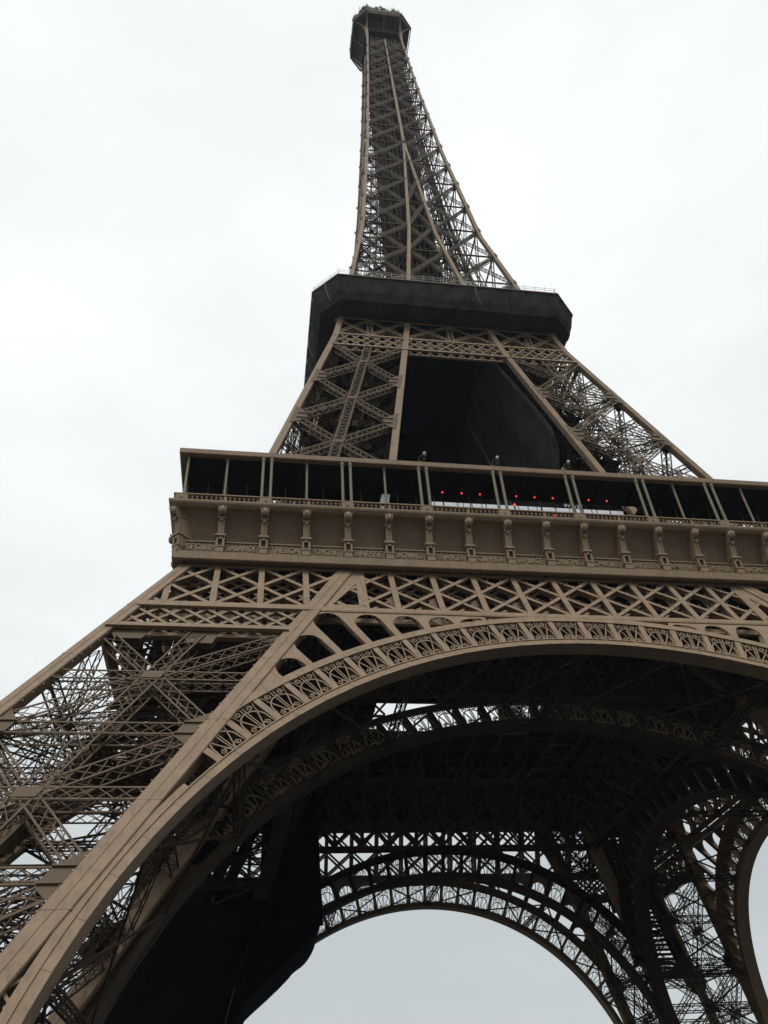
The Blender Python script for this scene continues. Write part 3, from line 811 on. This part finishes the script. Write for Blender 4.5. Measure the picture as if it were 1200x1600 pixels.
for i in range(8):
    a, b = O[i], O[(i+1) % 8]; ln = math.dist(a, b); n = max(2, int(ln/1.6))
    for j in range(n+1):
        p = (a[0]+(b[0]-a[0])*j/n, a[1]+(b[1]-a[1])*j/n); mb.rod((p[0], p[1], 117.85), (p[0]*1.01, p[1]*1.01, 119.5), .035, 4)
    for z_ in (118.4, 118.95, 119.45): mb.rod((a[0], a[1], z_), (b[0], b[1], z_), .03, 4)
mb.obj('platform_railing', GALV, pf)

SC_Z = [112.6, 119.6, 130.5, 141.4, 152.4, 162.9, 173.7, 183.3, 193.6, 203.3, 212.6, 221.1, 229.2, 237.0, 244.4, 251.6, 258.6, 265.4]
mb = MB()
def colsh(mb, fx, fy, zs, w0, w1):
    n = len(zs)-1
    def ring(z):
        w = (w0+(w1-w0)*(z-zs[0])/(zs[-1]-zs[0]))/2
        return [(fx(z)-w, fy(z)-w, z), (fx(z)+w, fy(z)-w, z), (fx(z)+w, fy(z)+w, z), (fx(z)-w, fy(z)+w, z)]
    for a, b in zip(zs, zs[1:]): mb.hexa(ring(a), ring(b))
zsx = list(np.linspace(112.5, 273, 40))
colsh(mb, lambda z: -h(z)+.35, lambda z: -h(z)+.35, zsx, .8, .5)
cc = mb.obj('corner_column', PAINT, TOWER); around(cc)
mb = MB()
zl = [z for z in np.linspace(112.5, 196, 26)]
for sg in (-1, 1): colsh(mb, lambda z: sg*max(g(z), .12), lambda z: -h(z)+.33, zl, .72, .5)
colsh(mb, lambda z: 0, lambda z: -h(z)+.3, list(np.linspace(195, 266, 16)), .62, .42)
mc = mb.obj('face_column', PAINT, TOWER); around(mc)
mb = MB()
def sbeam(a, b, W, D=.45, ch=.12, lc=.06, pitch=.8): lbeam(mb, a, b, W, D, None, Vector((0, -1, .1)), ch, lc, pitch, both=True, sides=False)
for i, (z0, z1) in enumerate(zip(SC_Z[1:], SC_Z[2:])):
    for sg in (-1, 1):
        k = .85 if z0 < 200 else .62
        o0, o1, i0, i1 = sg*(h(z0)-.35), sg*(h(z1)-.35), sg*g(z0), sg*g(z1)
        P = lambda x, z, d: F(x, z, d)
        if sg < 0:
            sbeam(P(o0, z0, .3), P(i1, z1, .3), .5*k); sbeam(P(i0, z0, .75), P(o1, z1, .75), .42*k)
        else:
            sbeam(P(i0, z0, .75), P(o1, z1, .75), .42*k); sbeam(P(o0, z0, .3), P(i1, z1, .3), .5*k)
        mb.bar(P(o0, z0, .5), P(i0, z0, .5), .16, .3, (0, 1, 0))
        for x, z in ((o0, z0), (i0, z0)):
            for q in (-.35, 0, .35): mb.bar(P(x-.75*k, z+q, .1), P(x+.75*k, z+q, .1), .14, .12, (0, 1, 0))
    if g(z0) > 1.4:
        sbeam(F(-g(z0), z0, .4), F(g(z1), z1, .4), .55); sbeam(F(g(z0), z0, .7), F(-g(z1), z1, .7), .5)
        mb.bar(F(-g(z0), z0, .5), F(g(z0), z0, .5), .16, .3, (0, 1, 0))
fb = mb.obj('shaft_bracing', SHAFTP, TOWER); around(fb)
mb = MB()     # floors, inner diagonals
for z0, z1 in zip(SC_Z[1:], SC_Z[2:]):
    H_ = h(z0)-.6; Gg = max(g(z0), .0)
    for s_ in (-1, 1):
        for t in (-1, 1):
            mb.bar((s_*H_, t*H_, z0), (s_*Gg*.0, t*0, z0), .25, .3, (0, 0, 1))
        for x in ([Gg, -Gg] if Gg > 1 else [0]):
            mb.bar((x, -H_, z0), (x, H_, z0), .22, .3, (0, 0, 1)); mb.bar((-H_, x, z0), (H_, x, z0), .22, .3, (0, 0, 1))
    # inner faces of the four shaft legs while they are apart
    if Gg > 1.0:
        for a in (-1, 1):
            for b in (-1, 1):
                o0, i0, o1, i1 = h(z0)-.5, g(z0), h(z1)-.5, g(z1)
                lbeam(mb, (a*i0, b*o0, z0), (a*i1, b*i1, z1), .5, .4, None, (1, 0, 0), .11, .05, 1.0, sides=False)
                lbeam(mb, (a*i0, b*i0, z0), (a*i1, b*o1, z1), .5, .4, None, (1, 0, 0), .11, .05, 1.0, sides=False)
                lbeam(mb, (a*o0, b*i0, z0), (a*i1, b*i1, z1), .5, .4, None, (0, 1, 0), .11, .05, 1.0, sides=False)
                lbeam(mb, (a*i0, b*i0, z0), (a*o1, b*i1, z1), .5, .4, None, (0, 1, 0), .11, .05, 1.0, sides=False)
                mb.bar((a*i0, b*i0, z0), (a*i1, b*i1, z1), .4, .4, (0, 1, 0))
mb.obj('shaft_frame', SHADE_PAINT, TOWER)
mb = MB()     # lift and stair core
C = 2.9
for i in range(50):
    z0 = 116+i*3.1; z1 = z0+3.1; c = min(4.2, h(z0)*.70)
    mb.box(-c, c, -c, c, z0, z0+.35)
    for a in (-1, 1):
        for b in (-1, 1): mb.bar((a*c, b*c, z0), (a*c, b*c, z1), .3, .3, (0, 1, 0))
    for k in range(4):
        an = k*math.pi/2; q = lambda x, y, z: (x*math.cos(an)-y*math.sin(an), x*math.sin(an)+y*math.cos(an), z)
        mb.bar(q(-c, -c, z0), q(c, -c, z1), .3, .08, q(0, 1, 0)); mb.bar(q(c, -c, z0), q(-c, -c, z1), .3, .08, q(0, 1, 0))
        for x in (-.85, -.6, -.38, -.12, .1, .35, .62, .86): mb.bar(q(x*c, -c, z0), q(x*c, -c, z1), .12*c, .08, q(0, 1, 0))
mb.obj('lift_core', SHADE_PAINT, TOWER)
mb = MB()     # guide rails and pipes on two sides
rnd = random.Random(3)
for x, y in [(rnd.uniform(.45, .93), rnd.uniform(-.9, .9)) for _ in range(34)]+[(-rnd.uniform(.45, .93), rnd.uniform(-.9, .9)) for _ in range(14)]:
    pts = [(x*(h(z)-.6), y*(h(z)-.6), z) for z in np.linspace(118, 266, 16)]
    r = rnd.choice((.09, .12, .16))
    for a, b in zip(pts, pts[1:]): mb.bar(a, b, r, r, (0, 1, 0))
mb.obj('guide_rail', SHADE_PAINT, TOWER)

# ================================================================ third platform
mb = MB()
loft(mb, [(octo3(5.2, .6), 272.6), (octo3(5.5, .8), 274.5), (octo3(6.8, 2.2), 276.6), (octo3(8.5, 3.4), 277.5), (octo3(8.6, 3.45), 278.0)])
tp = mb.obj('third_platform', SHADE_PAINT, TOWER)
mb = MB()
loft(mb, [(octo3(8.63, 3.5), 277.85), (octo3(8.7, 3.5), 281.0), (octo3(8.4, 3.4), 281.5)])
mb.obj('upper_cabin', SHADE_PAINT, tp)
mb = MB()
for k in range(4):
    an = k*math.pi/2; q = lambda x, y, z: (x*math.cos(an)-y*math.sin(an), x*math.sin(an)+y*math.cos(an), z)
    mb.bar(q(-5.1, -8.72, 277.8), q(5.1, -8.72, 277.8), .5, .2, q(0, 1, 0)); mb.bar(q(-5.1, -8.7, 277.8), q(-8.7, -5.1, 277.8), .5, .2, (0, 0, 1))
    for s_ in (-1, 1):       # curved brackets
        pr = None
        for t in np.linspace(0, 1, 8):
            a = t*math.pi/2; rr_ = 5.2+3.3*(1-math.cos(a)); zz = 268.5+8.9*math.sin(a)
            for p in ((q(s_*5.0, -rr_, zz)),):
                if pr: mb.bar(pr, p, .3, .35, q(1, 0, 0))
                pr = p
        mb.bar(q(s_*5.0, -5.2, 266), q(s_*5.0, -5.5, 277.4), .45, .45, q(0, 1, 0))
    mb.bar(q(0, -5.3, 273), q(0, -8.3, 277.3), .12, .15, q(1, 0, 0))
mb.obj('bracket', PAINT, tp)
mb = MB()
rnd = random.Random(11)
loft(mb, [(octo3(7.4, 2.5), 281.5), (octo3(7.4, 2.5), 284.4)])
O = octo3(8.2, 3.2)
for i in range(8):
    a, b = O[i], O[(i+1) % 8]; ln = math.dist(a, b); n = int(ln/.3)
    for j in range(n):
        t = (j+rnd.random()*.7)/n; x = a[0]+(b[0]-a[0])*t; y = a[1]+(b[1]-a[1])*t; hh = rnd.choice((1.6, 2.2, 3.0, 3.4, 5.0))*rnd.uniform(.7, 1.1)
        mb.rod((x, y, 281.4), (x+rnd.uniform(-.2, .2), y, 281.8+hh), .08, 4)
        if rnd.random() < .6: s_ = rnd.uniform(.2, .55); zc = 281.6+hh*rnd.uniform(.1, .8); mb.box(x-s_, x+s_, y-s_*.5, y+s_*.5, zc-s_, zc+s_)
        if rnd.random() < .4: zc = 281.4+hh*.8; mb.bar((x-.5, y, zc), (x+.5, y, zc), .06, .06)
mb.rod((-4, -6, 283), (-4, -6, 289), .8, 6, r2=.3); mb.rod((0, 0, 283), (0, 0, 300), 1.5, 8, r2=.4)
mb.obj('aerial_array', PLANT, tp)

# ================================================================ black safety netting (hangs on the tower: things of their own)
def topnet(mb, name, mats, label):
    o = mb.obj(name, mats, None); o.data.polygons.foreach_set('use_smooth', np.ones(len(o.data.polygons), bool)); o.location = (0, 0, -GZ); tag(o, label, 'safety net'); return o
def wavy_strip(mb, line, off=.25, nz=6, mi=0):
    pass
mb = MB()   # skirt of the second platform
def octw(rh, ch, amp, ph):
    O = octo(rh, ch); P = []
    for i in range(8):
        a, b = O[i], O[(i+1) % 8]; n = 26 if i % 2 == 0 else 6
        for j in range(n):
            t = j/n; x = a[0]+(b[0]-a[0])*t; y = a[1]+(b[1]-a[1])*t; l = math.hypot(x, y)
            k = amp*(math.sin(x*1.57+ph)*math.cos(y*1.57)+.6*math.sin((x-y)*3.1+ph*2))
            P.append((x*(1+k/l), y*(1+k/l)))
    return P
SKR = [(18.3, 1.3, .01, 112.3), (20.3, 2.9, .03, 112.9), (20.9, 3.3, .10, 114.4), (21.3, 3.6, .10, 116.2), (21.55, 3.7, .03, 117.6)]
loft(mb, [(octw(r_, c_, a_, .5), z_) for r_, c_, a_, z_ in SKR])
SKP = [(-20.36, 112.9), (-21.02, 114.4), (-21.42, 116.2), (-21.62, 117.6)]
for i in range(-5, 6):
    for (ya, za), (yb, zb_) in zip(SKP, SKP[1:]): mb.bar((i*3.2, ya-.04, za), (i*3.2, yb-.04, zb_), .10, .14, (0, 1, 0)); mb.bar((ya-.04, i*3.2, za), (yb-.04, i*3.2, zb_), .10, .14, (1, 0, 0)); mb.bar((-ya+.04, i*3.2, za), (-yb+.04, i*3.2, zb_), .10, .14, (1, 0, 0))
sk = topnet(mb, 'platform_netting', NETG, 'black netting skirt wrapped round the second platform near mid height')
sk.data.polygons.foreach_set('use_smooth', np.zeros(len(sk.data.polygons), bool))
mb = MB(); sweep2 = octo(21.62, 3.75)
for i in range(8): mb.bar(sweep2[i]+(117.55,), sweep2[(i+1) % 8]+(117.55,), .14, .25, (0, 0, 1))
mb.obj('hem_batten', HALF_SHADE_PAINT, sk)
mb = MB()
def curve(mb, pts, w):
    for a, b in zip(pts, pts[1:]): mb.bar(a, b, w, w, (0, 1, 0))
curve(mb, [(4.0, -21.75, 117.6), (4.1, -21.5, 115.7), (4.8, -20.8, 114), (5.6, -19.5, 112.8)], .07)
curve(mb, [(-19.9, -20.0, 117.6), (-19.6, -19.8, 115.6), (-19.0, -19.4, 113.9), (-18.2, -18.6, 112.8)], .07)
curve(mb, [(-21.7, -8.0, 117.6), (-21.45, -8.4, 115.6), (-20.8, -8.0, 113.9)], .07)
mb.obj('rope', ROPE, sk)
mb = MB(); mb.box(-17.6, 17.6, -17.6, 17.6, 110.6, 110.75)
topnet(mb, 'ceiling_netting', NET, 'black netting stretched flat under the second platform between the legs')
def sheet(mb, grid, th=(0, .06, 0), mi=0):
    n, m_ = len(grid), len(grid[0]); vs = [p for row in grid for p in row]+[(p[0]+th[0], p[1]+th[1], p[2]+th[2]) for row in grid for p in row]
    K = n*m_; fs = []
    for i in range(n-1):
        for j in range(m_-1):
            a, b, c, d = i*m_+j, i*m_+j+1, (i+1)*m_+j+1, (i+1)*m_+j
            fs.append((a, b, c, d)); fs.append((K+d, K+c, K+b, K+a))
    edge = [j for j in range(m_)]+[i*m_+m_-1 for i in range(1, n)]+[(n-1)*m_+j for j in range(m_-2, -1, -1)]+[i*m_ for i in range(n-2, 0, -1)]
    for a, b in zip(edge, edge[1:]+edge[:1]): fs.append((b, a, K+a, K+b))
    mb.add(vs, fs, mi)
rnd = random.Random(5)
def wob(x, y, z, a=.25): return a*(math.sin(x*.9+z*.23)+math.sin(y*.8-z*.31+1))
mb = MB()
grid = []
for i in range(15):
    z = 62.5+(110.4-62.5)*i/14; X = g(z)+1.5
    grid.append([(x, g(z)-1.5+wob(x, 0, z, .2), z) for x in np.linspace(-X-4, X+4, 22)])
sheet(mb, grid)
topnet(mb, 'rear_netting', NET, 'black netting wall hung behind the opening between the upper legs')
mb = MB(); grid = []
for i in range(15):
    z = 64+(110.4-64)*i/14; t = (z-64)/46.4
    yf = -h(z)+1.1 if z >= 82 else float(np.interp(z, [64, 70, 76, 82], [-11, -14.5, -19.5, -h(82)+1.1]))
    grid.append([(g(z)-1.3+wob(0, y, z, .2), y, z) for y in np.linspace(yf, g(z)-.9, 26)])
sheet(mb, grid, (.06, 0, 0))
sn = topnet(mb, 'side_netting', NETG, 'dark grey netting wall inside the upper right leg with a pale rope down it')
mb = MB(); curve(mb, [(g(z)-1.85, -g(z)+1.5+(100-z)*.0+3.0, z) for z in np.linspace(104, 66, 8)], .10); mb.obj('rope', ROPE, sn)
# netting round the far left leg, bulging along the inside of its arch
mb = MB()
def far(u, v, z):
    ho = h(z)+.4; gi = g(z)-2.5; return (-(ho+(gi-ho)*u), (ho+(gi-ho)*v), z)
grid = []
for i in range(12):
    z = 5.8+(39.8-5.8)*i/11
    path = [far(0, 0, z), far(0, 1, z)]+[far(u, 1, z) for u in (.15, .3, .45, .6, .75, .9, 1)]+[far(1, v, z) for v in (.8, .6, .4, .2, 0)]
    row = []
    for a, b in zip(path, path[1:]):
        row.append((a[0]+wob(*a)*.8, a[1]-wob(*a)*.8, z))
    row.append(path[-1]); grid.append(row)
sheet(mb, grid, (.05, -.05, 0))
prof = [(-26.6+(x+26.6)*.978, 7.5+(z-7.5)*.978) for x, z in [(-16.9, 37.4), (-17.8, 35.2), (-19.4, 34.0), (-21.2, 32.6), (-23.2, 31.3), (-25.0, 29.9), (-26.6, 28.2), (-27.8, 26.3), (-29.2, 23.8), (-31.0, 20.5), (-32.8, 16), (-34.4, 11), (-35.3, 5.8)]]
P0 = [prof[0]]+prof+[prof[-1]]; prof = []
for i in range(1, len(P0)-2):
    a, b, c, d = P0[i-1:i+3]
    for k in range(4):
        t = k/4; prof.append(tuple(.5*((2*b[j])+(c[j]-a[j])*t+(2*a[j]-5*b[j]+4*c[j]-d[j])*t*t+(3*b[j]-a[j]-3*c[j]+d[j])*t**3) for j in (0, 1)))
prof.append(P0[-1]); grid = []
for x, z in prof:
    row = []
    for y in np.linspace(0, 1, 8):
        yy = g(z)-2.5+(h(z)-g(z)+2.1)*y; row.append((x+.35*math.sin(y*9+z)*min(1, y*3), yy, z))
    grid.append(row)
sheet(mb, grid, (-.05, 0, .05))
# front face of the netting beside the arch up to the floor
grid = []
for x, z in prof:
    grid.append([(x+(-(g(z)+2)-x)*t, g(z)-2.5-.3*math.sin(t*5+z), z+(46-z)*0*t) for t in np.linspace(0, 1, 6)])
sheet(mb, grid, (0, .05, 0))
poly_top = []
for z in np.linspace(35.6, 52, 7): poly_top.append([(x, g(z)-2.55-.3*math.sin(x+z), z) for x in np.linspace(-25.5, -17.0-(z-37.4)*.1, 7)])
sheet(mb, poly_top, (0, .05, 0))
sheet(mb, [[(-(g(z)-2.6), y+.3*math.sin(y+z), z) for y in np.linspace(15.5, 25.5, 7)] for z in np.linspace(29, 50, 8)], (.05, 0, 0))
grid = [[(-(g(z)-2.5+(h(z)-g(z)+2.1)*y), -x+.3*math.sin(y*9+z), z) for y in np.linspace(0, 1, 8)] for x, z in prof]      # the same on the left-hand arch
sheet(mb, grid, (0, .05, -.05))
grid = [[(-(g(z)-2.5-.3*math.sin(t*5+z)), -x+((g(z)+2)+x)*t, z) for t in np.linspace(0, 1, 6)] for x, z in prof]
sheet(mb, grid, (.05, 0, 0))
ln_ = topnet(mb, 'leg_netting', NET, 'black netting wrapped round the far left leg, its lower edge billowing against the sky')

mb = MB()
curve(mb, [(-24.9, g(41)-3.1, 41), (-26.2, g(36)-3.2, 36), (-27.6, g(31)-3.1, 31), (-28.9, g(26)-3.2, 26), (-30.4, g(20)-3.1, 20)], .09)
curve(mb, [(-31.5, g(39)-3.1, 39), (-31.9, g(30)-3.3, 30), (-33.5, g(20)-3.1, 20)], .07)
mb.obj('rope', ROPE, ln_)
# ================================================================ small things on the first floor
for i, k in enumerate((-3, -1, 1, 3)):
    mb = MB()
    x = k*S
    for s_ in (-.22,):
        pts = [(s_, 0, 0), (s_, -.02, .5), (s_+.1, -.05, .9), (s_+.35, -.1, 1.12), (s_+.5, -.12, 1.15)]
        for a, b in zip(pts, pts[1:]): mb.rod(a, b, .07, 6)
    mb.box(-.45, .1, -.25, .25, 0, .12)
    mb.rod((.25, -.12, 1.25), (.5, -.2, 1.2), .2, 8, 1, r2=.26); mb.rod((.15, -.1, .5), (.42, -.18, .42), .16, 8, 0, r2=.2)
    o = mb.obj('floodlight', [SHADE_PAINT, GALV], None); o.location = (x, -35.2, 64.12-GZ)
    where = ['leftmost', 'second from the left', 'third from the left', 'rightmost'][i]
    tag(o, 'small curved floodlight bracket on the gallery roof edge, %s of the row' % where, 'floodlight', 'floodlights on the gallery roof')
first = None
lamps = [(-9.15, -33, 62.33), (-7.13, -33, 62.33), (-5.19, -33, 62.33), (-1.3, -33, 62.33), (.67, -33, 62.33), (2.65, -33, 62.33), (4.55, -33, 62.33), (6.6, -33, 62.33), (8.6, -33, 62.33)]
for i, p in enumerate(lamps):
    if first is None:
        first = bpy.data.objects.new('heat_lamp', None); COL.objects.link(first)
        mb = MB(); mb.rod((0, 0, -5.05), (0, 0, .9), .035, 6); mb.rod((0, 0, -5.1), (0, 0, -5.0), .25, 10); o = mb.obj('stem', DARK, first)
        mb = MB(); mb.lathe((0, 0, -.12), [(.03, 0), (.08, .02), (.10, .08), (.07, .14), (.02, .17)], 8); mb.obj('glowing_head', REDL, first)
        t = first
    else:
        t = first.copy(); COL.objects.link(t)
        for ch in first.children: c = ch.copy(); COL.objects.link(c); c.parent = t
    t.location = (p[0], p[1], p[2]-GZ)
    tag(t, 'red glowing lamp on a thin dark stem, one of the even row behind the balustrade', 'lamp', 'red lamps in the gallery')
for j, (x, y, z, lb) in enumerate(((-1.84, -33.4, 60.75, 'low red glowing lamp near the second pair of central posts'), (2.3, -33.4, 59.6, 'lowest red glowing lamp, just above the balustrade'))):
    t = bpy.data.objects.new('table_lamp', None); COL.objects.link(t); t.location = (x, y, z-GZ)
    mb = MB(); mb.rod((0, 0, 57.26-z), (0, 0, 0), .04, 6); mb.rod((0, 0, 57.25-z), (0, 0, 57.33-z), .2, 8); mb.obj('stem', DARK, t)
    mb = MB(); mb.lathe((0, 0, -.1), [(.04, 0), (.12, .04), (.12, .15), (.03, .22)], 8); mb.obj('glowing_head', REDL, t)
    tag(t, lb, 'lamp')
mb = MB(); mb.hexa([(-.45, 0, 0), (.45, 0, 0), (.4, .1, 0), (-.4, .1, 0)], [(-.1, 0, 1.9), (.75, 0, 1.9), (.7, .1, 1.9), (-.1, .1, 1.9)])
mb.bar((-.3, .05, -1.9), (-.2, .05, 0), .06, .06); mb.bar((.3, .05, -1.9), (.35, .05, 0), .06, .06)
o = mb.obj('sign_board', GALV, None); o.location = (-15.5, -33.6, 59.2-GZ); tag(o, 'pale tilted board standing behind the balustrade left of centre', 'board')

# ================================================================ ground and air
mb = MB(); mb.add([(-3000, -3000, 0), (3000, -3000, 0), (3000, 3000, 0), (-3000, 3000, 0)], [(0, 1, 2, 3)])
gr = mb.obj('ground', GROUND, None); gr['kind'] = 'structure'
HAZE = 0.00011
if HAZE:
    mb = MB(); mb.box(-320, 320, -320, 320, -1.0, 320)
    hm = bpy.data.materials.new('haze'); hm.use_nodes = True; t = hm.node_tree; t.nodes.clear()
    o_ = t.nodes.new('ShaderNodeOutputMaterial'); pv = t.nodes.new('ShaderNodeVolumePrincipled'); t.links.new(pv.outputs[0], o_.inputs['Volume'])
    pv.inputs['Color'].default_value = (.72, .87, 1, 1); pv.inputs['Density'].default_value = HAZE; pv.inputs['Anisotropy'].default_value = .2
    hz_ = mb.obj('haze', hm, None); hz_['kind'] = 'stuff'
    sc.cycles.volume_step_rate = 10
